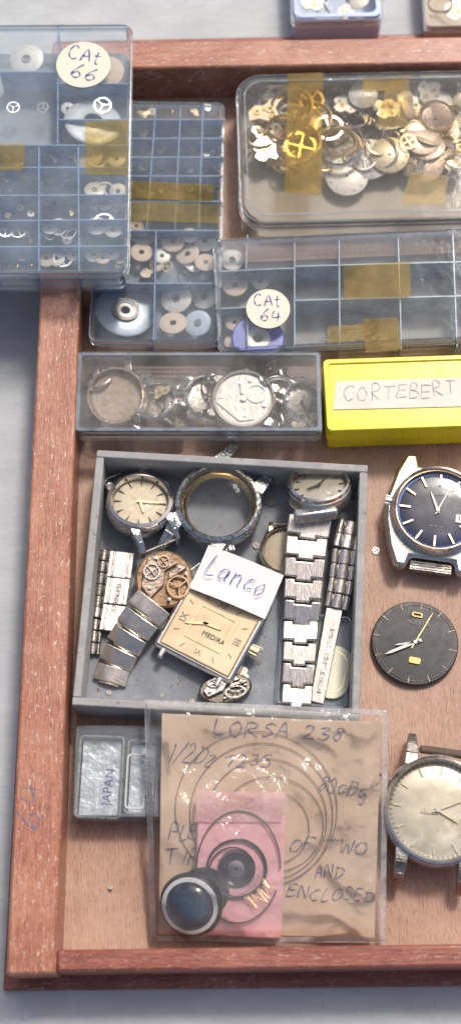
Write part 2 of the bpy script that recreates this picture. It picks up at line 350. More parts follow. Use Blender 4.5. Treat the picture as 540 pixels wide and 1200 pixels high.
# ---------------------------------------------------------------- small loose parts (shared meshes)
def gear_poly(r,n,d):
    out=[]
    for i in range(n):
        a=2*math.pi*i/n; w=2*math.pi/n
        for da,rr in ((0,r-d),(.25*w,r),(.5*w,r),(.75*w,r-d)):
            out.append((rr*math.cos(a+da),rr*math.sin(a+da)))
    return out
def add_wheel(mb,r,z,teeth=28,spokes=4,m=0,M=None,th=.02):
    o=gear_poly(r,teeth,r*.08); n=len(o)
    i_=[(r*.8*math.cos(2*math.pi*i/n),r*.8*math.sin(2*math.pi*i/n)) for i in range(n)]
    mb.ringp(o,i_,z,z+th,m,M)
    for s in range(spokes):
        a=2*math.pi*s/spokes+.3; mb.seg((r*.1*math.cos(a),r*.1*math.sin(a)),(r*.82*math.cos(a),r*.82*math.sin(a)),r*.09,z+.002,z+th-.002,m,M)
    mb.disc(r*.16,z-.001,z+th+.003,16,m,M); mb.disc(r*.06,z,z+th+.05,10,m,M)
SH={}
def kind_mesh(k):
    if k in SH:return SH[k]
    mb=MB(); r=1.0
    if k in('dial','dialg','dialc'):
        mb.lathe([(.07,0),(1,0),(1,.05),(.97,.07),(.07,.09)],40,0,loop=True)
        for i in range(12):
            a=i*math.pi/6; mb.seg((.78*math.cos(a),.78*math.sin(a)),(.9*math.cos(a),.9*math.sin(a)),.035,.085,.1,1)
        mb.ring(.2,.22,.09,.1,24,1,TR(0,-.45)); 
        ms=[{'dial':SILV,'dialg':BRASSL,'dialc':COPPER}[k],mat('faded_print',(.25,.21,.17),.5)]
    elif k=='wheel': add_wheel(mb,1,0,34,4,0,th=.08); ms=[BRASS]
    elif k=='wheels': add_wheel(mb,1,0,30,3,0,th=.08); ms=[STEEL]
    elif k=='ring': mb.lathe([(.82,0),(1,0),(.98,.12),(.9,.16),(.84,.1)],40,0,loop=True); ms=[BRASS]
    elif k=='rings': mb.lathe([(.84,0),(1,0),(.98,.12),(.9,.18),(.85,.1)],40,0,loop=True); ms=[CHROME]
    elif k in('plate','plateb'):
        P=[(-.9,-.3),(-.7,-.65),(-.3,-.85),(.2,-.93),(.45,-.7),(.5,-.4),(.9,-.35),(.95,0),(.8,.35),(.4,.4),(.3,.85),(0,.95),(-.4,.88),(-.55,.5),(-.9,.3)]
        if k=='plateb': P=[(-1,-.15),(-.5,-.3),(-.1,-.75),(.5,-.7),(.55,-.2),(1,.1),(.7,.4),(.1,.25),(-.3,.5),(-.8,.35)]
        mb.prism(P,0,.12,0)
        for x,y,q in((-.4,.1,.18),(.25,-.1,.22),(.1,-.5,.13),(0,.6 if k=='plate' else .05,.1)):
            mb.ring(q*.5,q,.12,.17,20,1,TR(x,y)); mb.disc(q*.45,.121,.125,14,2,TR(x,y))
        ms=[mat('plate_silver',(.58,.54,.46),.35,.8,var=.25) if k=='plate' else BRASSL,BRASS,DARK]
    elif k=='disc':
        mb.lathe([(.18,0),(1,0),(1,.07),(.95,.1),(.3,.1),(.26,.14),(.18,.14)],40,0,loop=True); mb.ring(.19,.27,.14,.16,24,1); ms=[SILV,DARK]
    elif k=='discb':
        mb.lathe([(.3,0),(1,0),(1,.07),(.95,.1),(.42,.1),(.36,.16),(.3,.16)],48,0,loop=True)
        mb.ring(.34,.46,.12,.2,32,1); mb.ring(.16,.34,.05,.1,32,2); ms=[mat('blued_silver',(.4,.47,.54),.4,.3,var=.1),DARK,SILV]
    elif k=='disct': mb.lathe([(.25,0),(1,0),(1,.07),(.95,.1),(.25,.1)],40,0,loop=True); ms=[mat('tan_card',(.6,.47,.36),.6,var=.1)]
    elif k=='discl': mb.lathe([(.3,0),(1,0),(1,.07),(.95,.1),(.3,.1)],40,0,loop=True); ms=[mat('pale_blue_disc',(.5,.58,.66),.45,.1,var=.1)]
    elif k=='discw': mb.lathe([(.34,0),(1,0),(1,.07),(.9,.12),(.6,.1),(.34,.14)],48,0,loop=True); ms=[mat('gray_washer',(.46,.49,.49),.45,.3,var=.12)]
    elif k=='discn': mb.lathe([(.46,0),(1,0),(1,.08),(.95,.12),(.46,.12)],40,0,loop=True); mb.ring(.2,.46,.06,.14,32,1); ms=[NAVYPL,SILV]
    elif k=='screw': mb.disc(1,0,.7,14,0); mb.box(0,0,.7,1.6,.25,.05,30,1); ms=[STEELD,DARK]
    me=mb.mesh('loose_'+k,ms); SH[k]=me; return me
KN={'dial':('watch_dial','silvered watch dial disc','watch dial'),'dialg':('watch_dial','pale gold watch dial disc','watch dial'),
'dialc':('watch_dial','copper toned watch dial disc','watch dial'),'wheel':('gear_wheel','brass spoked gear wheel','gear'),
'wheels':('gear_wheel','steel spoked gear wheel','gear'),'ring':('metal_ring','thin brass ring','ring'),'rings':('metal_ring','thin chrome ring','ring'),
'plate':('movement_plate','irregular silver movement plate','watch part'),'plateb':('movement_plate','irregular brass movement bridge','watch part'),'disc':('flat_disc','silvery flat disc','disc'),
'discb':('flat_disc','large blue-silver disc','disc'),'disct':('flat_disc','tan flat disc','disc'),'discl':('flat_disc','pale blue flat disc','disc'),'discw':('flat_disc','large gray washer','disc'),'discn':('flat_disc','navy blue disc','disc'),
'screw':('small_screw','tiny steel screw','screw')}
def loose(k,px,py,rpx,z,where,grp,rot=None,tx=0,ty=0):
    n,l,c=KN[k]; f=spot(px,py,z,random.uniform(0,360) if rot is None else rot)
    o=bpy.data.objects.new(n,kind_mesh(k)); COL.objects.link(o)
    o.matrix_basis=f.M@Matrix.Rotation(math.radians(tx),4,'X')@Matrix.Rotation(math.radians(ty),4,'Y')@Matrix.Scale(rpx*f.k,4)
    tag(o,l+' '+where,c,grp); return o

# ---------------------------------------------------------------- clear cases
def clear_case(name,label,cat,TL,TR_,BL,zt,H,rad=.08,wall=CASEC,lid=LIDC,rim=CASER,divs=(),inner=None,dh=.7,lidrim=.12,dm=BLUEPL,dw=.018,floor=None):
    f=frame(TL,TR_,BL,zt,H); e=f.empty(name,label,cat)
    L,W=f.L,f.W; t=.03
    mb=MB(); o=rrect(L-.06,W-.06,rad); i=rrect(L-.06-2*t,W-.06-2*t,max(.01,rad-t))
    mb.ringp(o,i,0,H-.03); mb.sheet(rrect(L-.07-2*t,W-.07-2*t,max(.01,rad-t)),.015)
    mb.obj('box_body',wall,e,ang=50)
    if floor:
        mb=MB(); mb.prism(rrect(L-.16,W-.16,rad*.8),.018,.03); mb.obj('paper_liner',floor,e)
    mb=MB(); o=rrect(L,W,rad+.02); i=rrect(L-2*t+.01,W-2*t+.01,rad)
    mb.ringp(o,i,H-lidrim,H); mb.obj('lid_rim',rim,e,bevel=.008,ang=50)
    mb=MB(); mb.sheet(rrect(L-.06,W-.06,rad),H-.005); mb.obj('lid',lid,e,ang=50)
    for a,b in divs:
        p=f.loc(*a,H*dh);q=f.loc(*b,H*dh); mb=MB(); mb.seg(p.xy,q.xy,dw,.035,H*dh); mb.obj('divider',dm,e)
    return e,f
def sticker(e,f,px,py,rpx,h,l1,l2,rot=0):
    p=f.loc(px,py,h); r=rpx*kk(px,py,h+.3)
    mb=MB(); mb.disc(r,0,.006,48); s=mb.obj('paper_sticker',STICK,e,TR(p.x,p.y,h+.002,rot))
    hand(l1,-r*.66,r*.1,r*.58,r*1.2,.009,3,r*.06,.05).obj('handwriting',INK,s)
    hand(l2,-r*.35,-r*.66,r*.58,r*.9,.009,4,r*.06,.05).obj('handwriting',INK,s)
def tapep(e,f,q,h,m=TAPE):
    P=[f.loc(x,y,h) for x,y in q]; P=[(p.x,p.y) for p in P][::-1]
    mb=MB(); mb.sheet(P,h); mb.obj('tape_strip',m,e)
BL_=mat('beige_lining',(.4,.35,.29),.8,var=.12,scale=1.5)

eB,fB=clear_case('parts_case','clear plastic parts case with many small blue compartments','parts case',(118,118),(263,120),(104,400),.5,.44,lid=LIDB,
  divs=[((183,122),(172,268)),((212,122),(205,268)),((238,122),(233,268)),((125,140),(262,140)),((125,162),(262,162)),((122,184),(262,184)),((120,206),(260,206)),((118,236),(260,236)),
  ((112,270),(257,270)),((183,270),(180,402)),((108,332),(253,332))],dh=.85,dw=.014,floor=mat('blue_gray_lining',(.22,.25,.29),.8,var=.25,scale=2))
tapep(eB,fB,[(150,236),(258,240),(256,262),(148,258)],.445,TAPEL)
tapep(eB,fB,[(150,212),(250,216),(250,236),(150,232)],.447,TAPE)
g='factory discs in parts case'
for k,x,y,r,z in [('discb',147,365,35,.12),('disc',207,350,18,.14),('disct',203,379,16,.14),('discl',232,379,16,.16),('disc',168,278,13,.14),('disct',166,296,13,.18),('disct',203,283,14,.16),
   ('disct',220,298,14,.13),('disc',240,282,13,.15),('disct',241,308,13,.18),('disc',222,276,10,.2),('disc',240,348,15,.13),('disct',160,265,9,.1),('disc',190,300,10,.12),('disc',228,310,11,.1),('disct',184,310,9,.1),('wheel',196,312,7,.15),('rings',215,325,8,.1),('plate',172,320,8,.1)]:
    loose(k,x,y,r,z+.08,'in a clear parts case',g,tx=random.uniform(-14,14),ty=random.uniform(-14,14))
g='tiny wheels in parts case'
for yy in (130,151,173,195,222):
    for xx in (165,172,180,192,200,208,220,228,246,252,257):
        if random.random()<.85: loose(random.choice(['wheels','wheels','disc','ring','plate','disct','plateb']),xx+random.uniform(-4,4),yy+random.uniform(-6,6),random.uniform(2.5,6.5),.24,'in a small case compartment',g,tx=random.uniform(-30,30))

eC,fC=clear_case('parts_case','clear plastic parts case with round paper sticker and tape','parts case',(254,280),(640,262),(250,412),.56,.5,rad=.12,lid=LIDB,
  divs=[((345,280),(345,408)),((397,278),(398,408)),((466,275),(470,408)),((530,272),(535,406)),((254,318),(345,314)),((345,312),(560,306)),((345,352),(560,346)),((290,275),(288,318)),((290,360),(290,408)),((290,360),(250,362)),((580,275),(585,406))],dh=.85,floor=mat('taupe_lining',(.34,.32,.3),.8,var=.15,scale=1.5),dm=BLUELT,dw=.013)
sticker(eC,fC,314,362,26,.5,'CAt','64',-4)
tapep(eC,fC,[(402,311),(480,307),(481,347),(403,350)],.504)
tapep(eC,fC,[(425,374),(466,372),(470,410),(428,413)],.504)
tapep(eC,fC,[(383,383),(427,380),(428,398),(384,402)],.502,TAPEL)
g='factory discs in stickered case'
for k,x,y,r,z in [('disct',275,334,15,.25),('disc',272,305,14,.22),('disct',275,378,11,.3),('discn',302,398,31,.36),('disct',275,402,12,.2),('disc',305,330,10,.22)]:
    loose(k,x,y,r,z,'in a stickered clear case',g,tx=random.uniform(-5,5))
mb=MB(); pts=[]
for i in range(90):
    a=i*.5; p=pt(412+28*math.sin(a*.63)+6*math.sin(a*2.1),392+13*math.cos(a*.71)+3*math.cos(a*2.7),.2+.05*math.sin(a)); pts.append(p)
o=mb.tube(pts,.01,4).obj('wire_tangle',BRASS); tag(o,'tangle of fine brass wire in a clear case','wire')

eD,fD=clear_case('dial_case','rounded clear plastic case full of watch dials and wheels','parts case',(280,88),(640,80),(276,262),.58,.5,rad=.3,divs=[],lidrim=.2,floor=BL_)
mb=MB(); mb.ringp(rrect(fD.L-.2,fD.W-.2,.24),rrect(fD.L-.24,fD.W-.24,.22),.5,.52); mb.obj('lid_ridge',CASER,eD)
tapep(eD,fD,[(337,86),(379,85),(376,228),(333,225)],.504,TAPE)
tapep(eD,fD,[(455,90),(480,88),(476,150),(440,150)],.504,TAPEL)
tapep(eD,fD,[(480,202),(524,206),(520,240),(470,238)],.504,TAPEL)
tapep(eD,fD,[(425,92),(470,90),(470,105),(425,108)],.506,TAPE)
W_='in a rounded clear case'; g='dials and wheels in rounded case'
items=[]
rd=random.Random(21)
for i in range(150):
    x=rd.uniform(294,560); y=rd.uniform(102,198)
    ch=['ring','ring','ring','wheel','wheel','plateb','plateb','rings','plate','wheels'] if x<430 else ['plate','ring','dialc','plateb','rings','wheel','dialg']
    items.append((rd.choice(ch),x,y,rd.uniform(8,22)))
for n,(k,x,y,r) in enumerate(items):
    loose(k,x,y,r,.06+.3*((n*7)%len(items))/len(items),W_,g,tx=rd.uniform(-26,26),ty=rd.uniform(-26,26))
for k,x,y,r,z in [('dial',406,207,25,.26),('dial',433,187,25,.3),('dialg',456,182,23,.35),('dialc',493,163,23,.36),('dialc',497,192,23,.3),('dialg',530,188,16,.27),('rings',398,172,28,.4),('ring',398,168,20,.41),('wheel',478,166,10,.43),('wheel',365,118,15,.36),
   ('plateb',310,130,22,.36),('ring',350,168,27,.4),('ring',342,126,26,.4),('wheel',352,172,20,.38),('dial',425,112,17,.36),('plate',452,128,16,.36),('plate',312,176,18,.36),('dial',512,120,17,.3),('ring',368,140,22,.41),('ring',330,150,18,.41),('wheels',385,150,18,.4)]:
    loose(k,x,y,r,z,W_,g,tx=random.uniform(-9,9),ty=random.uniform(-9,9))

eA,fA=clear_case('parts_case','large scuffed clear parts case resting on tray rim','parts case',(-160,30),(148,28),(-168,322),1.2,.5,rad=.12,lid=LIDA,dw=.015,
 divs=[((68,32),(68,168)),((-150,170),(150,170)),((46,172),(46,318)),((92,172),(93,318)),((-150,196),(150,196)),((-150,230),(150,228)),((-150,260),(150,257)),((-150,290),(150,288)),((-2,172),(-3,318)),((0,84),(68,84)),((68,98),(150,98)),((68,140),(150,140))],dh=.9,floor=mat('pale_gray_lining',(.33,.36,.38),.8,var=.15,scale=1.2))
sticker(eA,fA,98,76,31,.5,'CAt','66',-14)
tapep(eA,fA,[(-20,168),(30,168),(28,200),(-20,200)],.504,TAPEL)
tapep(eA,fA,[(100,142),(150,140),(150,205),(101,205)],.504,TAPEL)
g='small wheels in top case'; W_='in a case on the rim'
for k,x,y,r in [('disc',33,70,20),('discw',108,146,34),('disct',125,85,22),('wheels',15,126,8),('wheels',50,126,7),('wheels',122,122,11),('disc',80,128,8),('disct',105,182,18),
  ('wheels',112,188,12),('disc',135,186,11),('disc',110,224,12),('wheels',124,224,14),('disc',137,226,10),('wheels',8,268,11),('wheels',20,270,10),('disc',58,268,10),('wheels',70,267,11),('wheels',80,269,11),('disc',112,266,12),('wheels',124,262,13),('disc',134,268,10),
  ('disct',56,303,11),('disc',66,302,10),('wheels',76,303,12),('disc',86,300,8),('disc',110,299,10),('disct',120,302,9),('disc',130,298,9)]:
    loose(k,x+random.uniform(-2,2),y+random.uniform(-2,2),r,1.0,W_,g,tx=random.uniform(-14,14))
for i in range(70):
    loose(random.choice(['wheels','screw','rings','ring','plate','disc','plateb']),random.uniform(4,144),random.choice([184,213,245,275,305])+random.uniform(-9,9),random.uniform(3,7.5),.95,W_,g,tx=random.uniform(-30,30),ty=random.uniform(-30,30))

eO,fO=clear_case('storage_box','small pale blue plastic box with small parts on table','box',(336,-60),(444,-62),(342,26),.35,.45,rad=.1,divs=[],wall=BLUEP2)
mb=MB(); mb.ringp(rrect(fO.L*.93,fO.W*.9,.1),rrect(fO.L*.82,fO.W*.8,.08),.451,.47); mb.obj('lid_border',BLUEP2,eO)
for k,x,y,r in [('plate',365,2,16),('rings',395,6,16),('dial',418,0,14),('wheels',380,12,10),('plate',405,14,10)]: loose(k,x,y,r,.2,'in a pale blue box on table','parts in pale blue box',tx=10)
eO,fO=clear_case('storage_box','small tan box with steel parts on table','box',(495,-50),(600,-52),(494,32),.3,.42,rad=.06,wall=mat('tan_plastic',(.5,.42,.33),.5,var=.1))
for k,x,y,r in [('rings',515,5,15),('plate',533,12,14)]: loose(k,x,y,r,.15,'in a tan box on table','parts in tan box',tx=10)

# ---------------------------------------------------------------- watch builder
def hand_poly(l,w,tail=.15): return [(-w*.5,-l*tail),(w*.5,-l*tail),(w*.5,l*.2),(w*.42,l*.8),(0,l),(-w*.42,l*.8),(-w*.5,l*.2)]
def movement(e,r,M,plate=BRASS,m2=STEELD,z=0,gm=BRASS,wheels=True):
    mb=MB(); mb.lathe([(0,z),(r,z),(r,z+.05),(r*.93,z+.07),(0,z+.07)],40,0,M); mb.obj('main_plate',plate,e)
    mb=MB(); mb.prism([(-.85*r,.0),(-.7*r,-.5*r),(-.1*r,-.2*r),(.1*r,.25*r),(.6*r,.35*r),(.35*r,.8*r),(-.3*r,.88*r)],z+.07,z+(.12 if wheels else .085),0,M)
    mb.prism([(.1*r,-.1*r),(.85*r,.1*r),(.8*r,.3*r),(.2*r,.15*r)],z+.075,z+(.13 if wheels else .09),0,M); mb.obj('bridge',m2,e,bevel=.008)
    if wheels:
        mb=MB(); add_wheel(mb,r*.42,z+.1,26,3,0,M@TR(.35*r,-.42*r)); mb.obj('balance_wheel',gm,e)
        mb=MB(); add_wheel(mb,r*.3,z+.125,22,4,0,M@TR(-.35*r,.35*r)); mb.obj('gear_wheel',STEEL,e)
        mb=MB(); add_wheel(mb,r*.22,z+.125,18,4,0,M@TR(.15*r,.55*r)); mb.obj('gear_wheel',gm,e)
    else:
        mb=MB(); mb.ring(r*.3,r*.36,z+.07,z+.085,32,0,M@TR(.3*r,-.4*r)); mb.obj('subdial_ring',m2,e)
        mb=MB(); mb.disc(r*.1,z+.07,z+.12,20,0,M); mb.obj('center_cap',gm,e)
    for x,y in((-.6,-.15),(.6,.2),(-.05,.75),(-.1,-.75),(.75,-.1)):
        mb=MB(); mb.disc(r*.06,z+.07,z+(.15 if wheels else .1),12,0,M@TR(x*r,y*r)); mb.obj('screw',STEEL,e)
def watch(name,label,px,py,r,z,rot,case=STEEL,dial=CREAM,mk=PRINT,style='bar',hands=(300,60),hm=PRINT,tx=0,ty=0,h=.3,lugs=True,crown=0,bez=.86,lugl=.34,crystal=True,lugm=None,cat='wristwatch',bars=True,hw=1.0,lw=1.0,hollow=False):
    f=spot(px,py,z,rot,tx,ty); e=f.empty(name,label,cat); r=r*f.k; f.r=r
    prof=[(0,0),(r*.85,0),(r*.97,h*.2),(r,h*.55),(r*.97,h*.8),(r*.93,h*.84),(r*.9,h*.84),(r*bez,h*.6),(0,h*.6)]
    if hollow: prof=[(r*(bez-.12),0)]+prof[1:-1]+[(r*(bez-.02),h*.35),(r*(bez-.12),h*.3)]
    mb=MB(); mb.lathe(prof,64,loop=hollow); mb.obj('case',case,e,ang=25)
    mb=MB(); mb.lathe([(r*.955,h*.8),(r*.94,h*.98),(r*(bez+.03),h*1.04),(r*bez,h*.98),(r*(bez-.015),h*.7)],64,loop=False); mb.obj('bezel',CHROME if case!=CORR else CORR,e,ang=25)
    if dial:
        rd=r*(bez-.01); zd=h*.68
        mb=MB(); mb.lathe([(0,zd+.012),(rd*.6,zd+.01),(rd*.93,zd),(rd,zd-.01)],64); mb.obj('dial',dial,e)
        mb=MB()
        for i in range(12):
            M=Matrix.Rotation(-i*math.pi/6,4,'Z')
            if style=='bar': mb.box(0,rd*.82,zd,rd*.035,rd*.17,.02,0,0,M)
            elif style=='long': mb.box(0,rd*.77,zd,rd*.04,rd*.26,.035,0,0,M)
            elif style=='wedge': mb.prism([(-rd*.035,rd*.92),(0,rd*.66),(rd*.035,rd*.92)][::-1],zd,zd+.02,0,M)
        if mk: mb.obj('hour_markers',mk,e)
        mb=MB()
        for i in range(60): mb.box(0,rd*.95,zd,rd*.012,rd*.05,.006,0,0,Matrix.Rotation(-i*math.pi/30,4,'Z'))
        mb.obj('minute_track',PRINT if style!='long' else DIMP,e)
        for nm,a,l,w in(('hour_hand',hands[0],.5,.08*hw),('minute_hand',hands[1],.76,.05*hw)):
            mb=MB(); mb.prism(hand_poly(rd*l,rd*w),zd+.03,zd+.042,0,Matrix.Rotation(-math.radians(a),4,'Z')); mb.obj(nm,hm,e)
        mb=MB(); mb.disc(rd*.05,zd+.01,zd+.055,16); mb.obj('center_cap',hm,e)
    if crystal:
        rc=r*bez; mb=MB(); mb.lathe([(rc,h*.95),(rc*.95,h*1.1),(rc*.8,h*1.2),(rc*.5,h*1.27),(0,h*1.3)],48); mb.obj('crystal',GLASS,e)
    if lugs:
        for sx in(-1,1):
            for sy in(-1,1):
                mb=MB()
                S=[(.72,.5,.2*lw),(.95,.48,.19*lw),(1.15,.36,.16*lw),(1+lugl,.12,.11*lw)]
                for (ya,za,wa),(yb,zb,wb) in zip(S[:-1],S[1:]):
                    x0=sx*.55*r
                    vs=[]
                    for y,zz,w in((ya,za,wa),(yb,zb,wb)):
                        vs+=[(x0-w*r/2,sy*y*r,zz*h*1.5-.11),(x0+w*r/2,sy*y*r,zz*h*1.5-.11),(x0+w*r/2,sy*y*r,zz*h*1.5+.03),(x0-w*r/2,sy*y*r,zz*h*1.5+.03)]
                    mb.add(vs,[[0,1,2,3],[7,6,5,4],[0,4,5,1],[1,5,6,2],[2,6,7,3],[3,7,4,0]])
                mb.obj('lug',lugm or case,e,bevel=.012)
        if bars:
            for sy in(-1,1):
                mb=MB(); mb.tube([(-.5*r,sy*(.95+lugl)*r,.06),(.5*r,sy*(.95+lugl)*r,.06)],.015,8); mb.obj('spring_bar',STEELD,e)
    if crown is not None:
        mb=MB(); M=Matrix.Rotation(math.radians(crown),4,'Z')@Matrix.Translation((r*.98,0,h*.45))@Matrix.Rotation(math.pi/2,4,'Y')
        o=gear_poly(r*.11,18,r*.015); mb.prism(o,0,r*.13,0,M); mb.obj('crown',STEEL,e)
    return e,f
def links(e,path,widths,n,m,kind='H',th=.06,name='bracelet_link',gap=.08,jit=1.0):
    P=[pt(*p) for p in path]; seg=[(P[i+1]-P[i]).length for i in range(len(P)-1)]; tot=sum(seg)
    def at(s):
        s=max(0,min(tot,s)); 
        for i,l in enumerate(seg):
            if s<=l or i==len(seg)-1:
                t=s/l; return P[i].lerp(P[i+1],t)
            s-=l
    for i in range(n):
        a=at(tot*i/n);b=at(tot*(i+1)/n); Y=(b-a);l=Y.length;Y.normalize();X=Y.cross(Vector((0,0,1))).normalized();Z=X.cross(Y)
        c=(a+b)/2
        M=Matrix(((X.x,Y.x,Z.x,c.x),(X.y,Y.y,Z.y,c.y),(X.z,Y.z,Z.z,c.z),(0,0,0,1)))
        t=i/(n-1) if n>1 else 0; w=(widths[0]+(widths[1]-widths[0])*t)*kk(path[0][0],path[0][1],path[0][2])
        M=M@Matrix.Rotation(random.uniform(-.025,.025)*jit,4,'Z')@Matrix.Rotation(random.uniform(-.13,.13)*jit,4,'X')@Matrix.Rotation(random.uniform(-.07,.07)*jit,4,'Y')
        mb=MB(); q=l*(1-gap)/2; bev=.008
        if kind=='H':
            mb.prism([(-w/2,-q*.97),(-w*.22,-q*.97),(-w*.22,-q*.62),(w*.22,-q*.62),(w*.22,-q*.97),(w/2,-q*.97),(w/2,q*.93),(w*.2,q*.93),(w*.2,q*1.3),(-w*.2,q*1.3),(-w*.2,q*.93),(-w/2,q*.93)],0,th)
            bev=.016
        elif kind=='3':
            for xx,ww,zz in((-w*.36,w*.27,0),(0,w*.43,.008),(w*.36,w*.27,0)):
                mb.arch(ww,q*.98,th+zz,0,xx,0,edge=.75)
        elif kind=='D':
            mb.arch(w,q*.86,th,edge=.6); mb.arch(w*.62,q*.12,th*.85,0,0,q*.97,edge=.7); bev=.02
        else:
            mb.prism([(-w/2,-q),(w/2,-q),(w/2,q),(-w/2,q)],0,th)
            for xx in(-.3,.3): mb.box(w*xx,0,th,w*.1,q*1.9,.012)
        mb.obj(name,m,e,M,bevel=bev,world=True)

# ---------------------------------------------------------------- gray box
f=frame((115,527),(432,545),(83,826),.6,.58); eG=f.empty('gray_box','open gray cardboard box holding old watches and bracelets','box')
L,W,H=f.L,f.W,f.H; t=.09
for nm,args in (('box_wall',(0,W/2-t/2,L,t)),('box_wall',(0,-W/2+t/2,L,t)),('box_wall',(-L/2+t/2,0,t,W-2*t)),('box_wall',(L/2-t/2,0,t,W-2*t))):
    mb=MB(); mb.box(args[0],args[1],0,args[2],args[3],H); mb.obj(nm,CARD,eG,bevel=.015)
mb=MB(); mb.box(0,0,.0,L-2*t,W-2*t,.03); mb.obj('box_floor',CARDIN,eG)
watch('wristwatch','small steel wristwatch with stained cream dial in gray box',164,600,40,.16,28,dial=CREAM,style='wedge',hands=(190,120),hm=BRASS,h=.28,tx=-9,ty=9,lugl=.42,crown=20,bez=.82,case=STEEL,lw=1.3)
e,f=watch('watch_case','large worn chrome open watch case with clear crystal',256,598,51,.14,-34,case=CORR,dial=None,h=.3,lugl=.55,crown=-42,bez=.84,lugm=CORR,lw=1.7,bars=False,hollow=True)
mb=MB(); mb.lathe([(f.r*.72,.1),(f.r*.82,.1),(f.r*.83,.16),(f.r*.8,.18),(f.r*.74,.14)],48,loop=True); mb.obj('movement_ring',GOLD,e)
e,f=watch('wristwatch','small round steel wristwatch with linked bracelet lying open',374,586,38,.36,8,dial=CREAM2,style='bar',hands=(250,40),h=.28,tx=-30,lugs=False,crown=None,bez=.85)
mb=MB(); mb.box(-.1,-f.r*.98,.04,.5,.14,.14); mb.obj('bracelet_end',STEEL,e,bevel=.03)
links(e,[(363,606,.44),(358,640,.4),(353,720,.22),(347,828,.12)],(50,35),9,STEELB,'H',.07,gap=.03)
links(e,[(412,612,.3),(405,640,.3),(398,690,.22),(393,714,.2)],(33,28),6,STEELB,'3',.07,gap=.04)
mb=MB()
p=[pt(x,y,z) for x,y,z in((382,712,.2),(401,716,.2),(379,826,.15),(363,822,.15))]
mb.add([v for v in p]+[v+Vector((0,0,.03)) for v in p],[[0,1,2,3][::-1],[4,5,6,7],[0,1,5,4],[1,2,6,5],[2,3,7,6],[3,0,4,7]]); mb.obj('clasp_plate',STEELB,e,bevel=.008,world=True)
mb=MB()
p=[pt(x,y,z) for x,y,z in((389,725,.235),(394,726,.235),(376,812,.19),(371,811,.19))]
mb.add([v for v in p]+[v+Vector((0,0,.012)) for v in p],[[0,1,2,3][::-1],[4,5,6,7],[0,1,5,4],[1,2,6,5],[2,3,7,6],[3,0,4,7]]); mb.obj('clasp_rib',STEELD,e,world=True)
e,f=watch('watch_case','gold plated watch case lying under the bracelet',334,650,31,.08,0,case=GOLD,dial=mat('tan_dial',(.45,.37,.26),.5,var=.1),mk=None,h=.2,crown=None,lugs=True,lugl=.2,hands=(40,200),hm=DARK,crystal=True)
e=spot(120,690,.05).empty('watch_bracelet','folded steel watch bracelet with etched clasp in gray box','bracelet')
links(e,[(144,648,.14),(137,700,.12),(130,742,.1)],(28,26),3,STEELB,'B',.07,gap=.03,jit=.5)
links(e,[(123,645,.1),(117,690,.08),(108,768,.06)],(20,18),9,STEELD,'3',.07,gap=.05)
fe=spot(137,700,.21,80); o_=ptext('STAINLESS',.075,None,0,0,0,0,PRINT); o_.parent=e; o_.matrix_parent_inverse=WM[e.name].inverted(); o_.matrix_basis=fe.M
e=spot(150,750,.05).empty('watch_bracelet','wide polished steel bracelet with broad flat links','bracelet')
links(e,[(182,704,.3),(168,722,.26),(148,752,.16),(136,776,.08),(128,802,.05)],(48,40),5,STEELW,'D',.09,gap=.0)
e=spot(192,680,.24,20,8,5).empty('watch_movement','bare tarnished brass watch movement on bracelet','watch movement'); r=.33
movement(e,r,Matrix(),mat('tarnished_brass',(.3,.2,.12),.5,.7,var=.4,scale=9,bump=.6),mat('rusty_steel',(.36,.28,.22),.45,.7,var=.4,scale=10,bump=.6),gm=mat('dull_copper',(.4,.27,.18),.45,.8,var=.3))
mb=MB(); mb.tube([(r*.9,0,.04),(r*1.35,.05,.04)],.015,6); mb.obj('winding_stem',STEEL,e)
e_f=spot(247,741,.14,-28,0,0); e=e_f.empty('rectangular_watch','thin steel square dress watch with champagne dial','wristwatch'); k=e_f.k
w,h=103*k,94*k
mb=MB(); mb.prism(rrect(w,h,.05),0,.13); mb.obj('case',CHROME,e,bevel=.04)
mb=MB(); mb.ringp(rrect(w*.88,h*.88,.02),rrect(w*.845,h*.845,.01),.13,.16); mb.obj('bezel',GOLD,e,bevel=.008)
mb=MB(); mb.sheet(rrect(w*.85,h*.85,.01),.145); mb.obj('dial',GOLDD,e)
mb=MB(); mb.ringp(rrect(w*.46,h*.46,.02),rrect(w*.435,h*.435,.02),.148,.155); mb.obj('dial_frame',GOLD,e)
for s_,x,y,r_ in (('III',w*.33,0,-90),('IX',-w*.33,-h*.02,90)): ptext(s_,.12,e,x,y,.15,r_,DARK,'roman_numeral')
for s_,x,y,r_ in (('XII',0,h*.33,0),('VI',0,-h*.33,180)): ptext(s_,.09,e,x,y,.15,r_,COILM,'roman_numeral')
ptext('MEDIRA',.08,e,w*.08,-h*.09,.153,0,PRINT)
mb=MB()
for i in range(12):
    if i%3: 
        a=i*math.pi/6; s_=1/max(abs(math.cos(a)),abs(math.sin(a))); mb.seg((w*.31*math.sin(a)*s_,h*.31*math.cos(a)*s_),(w*.37*math.sin(a)*s_,h*.37*math.cos(a)*s_),.008,.146,.152)
mb.obj('hour_markers',COILM,e)
for nm,a,l in(('hour_hand',245,.24),('minute_hand',85,.2)):
    mb=MB(); mb.prism(hand_poly(l,.03),.158,.164,0,TR(-w*.08,h*.03)@Matrix.Rotation(-math.radians(a),4,'Z')); mb.obj(nm,GOLD,e)
mb=MB(); mb.sheet(rrect(w*.87,h*.87,.03),.172); mb.obj('crystal',GLASS,e)
for sx in(-1,1):
    for sy in(-1,1):
        mb=MB(); mb.box(sx*w*.36,sy*h*.53,.02,.07,.14,.1); mb.obj('lug',CHROME,e,bevel=.02)
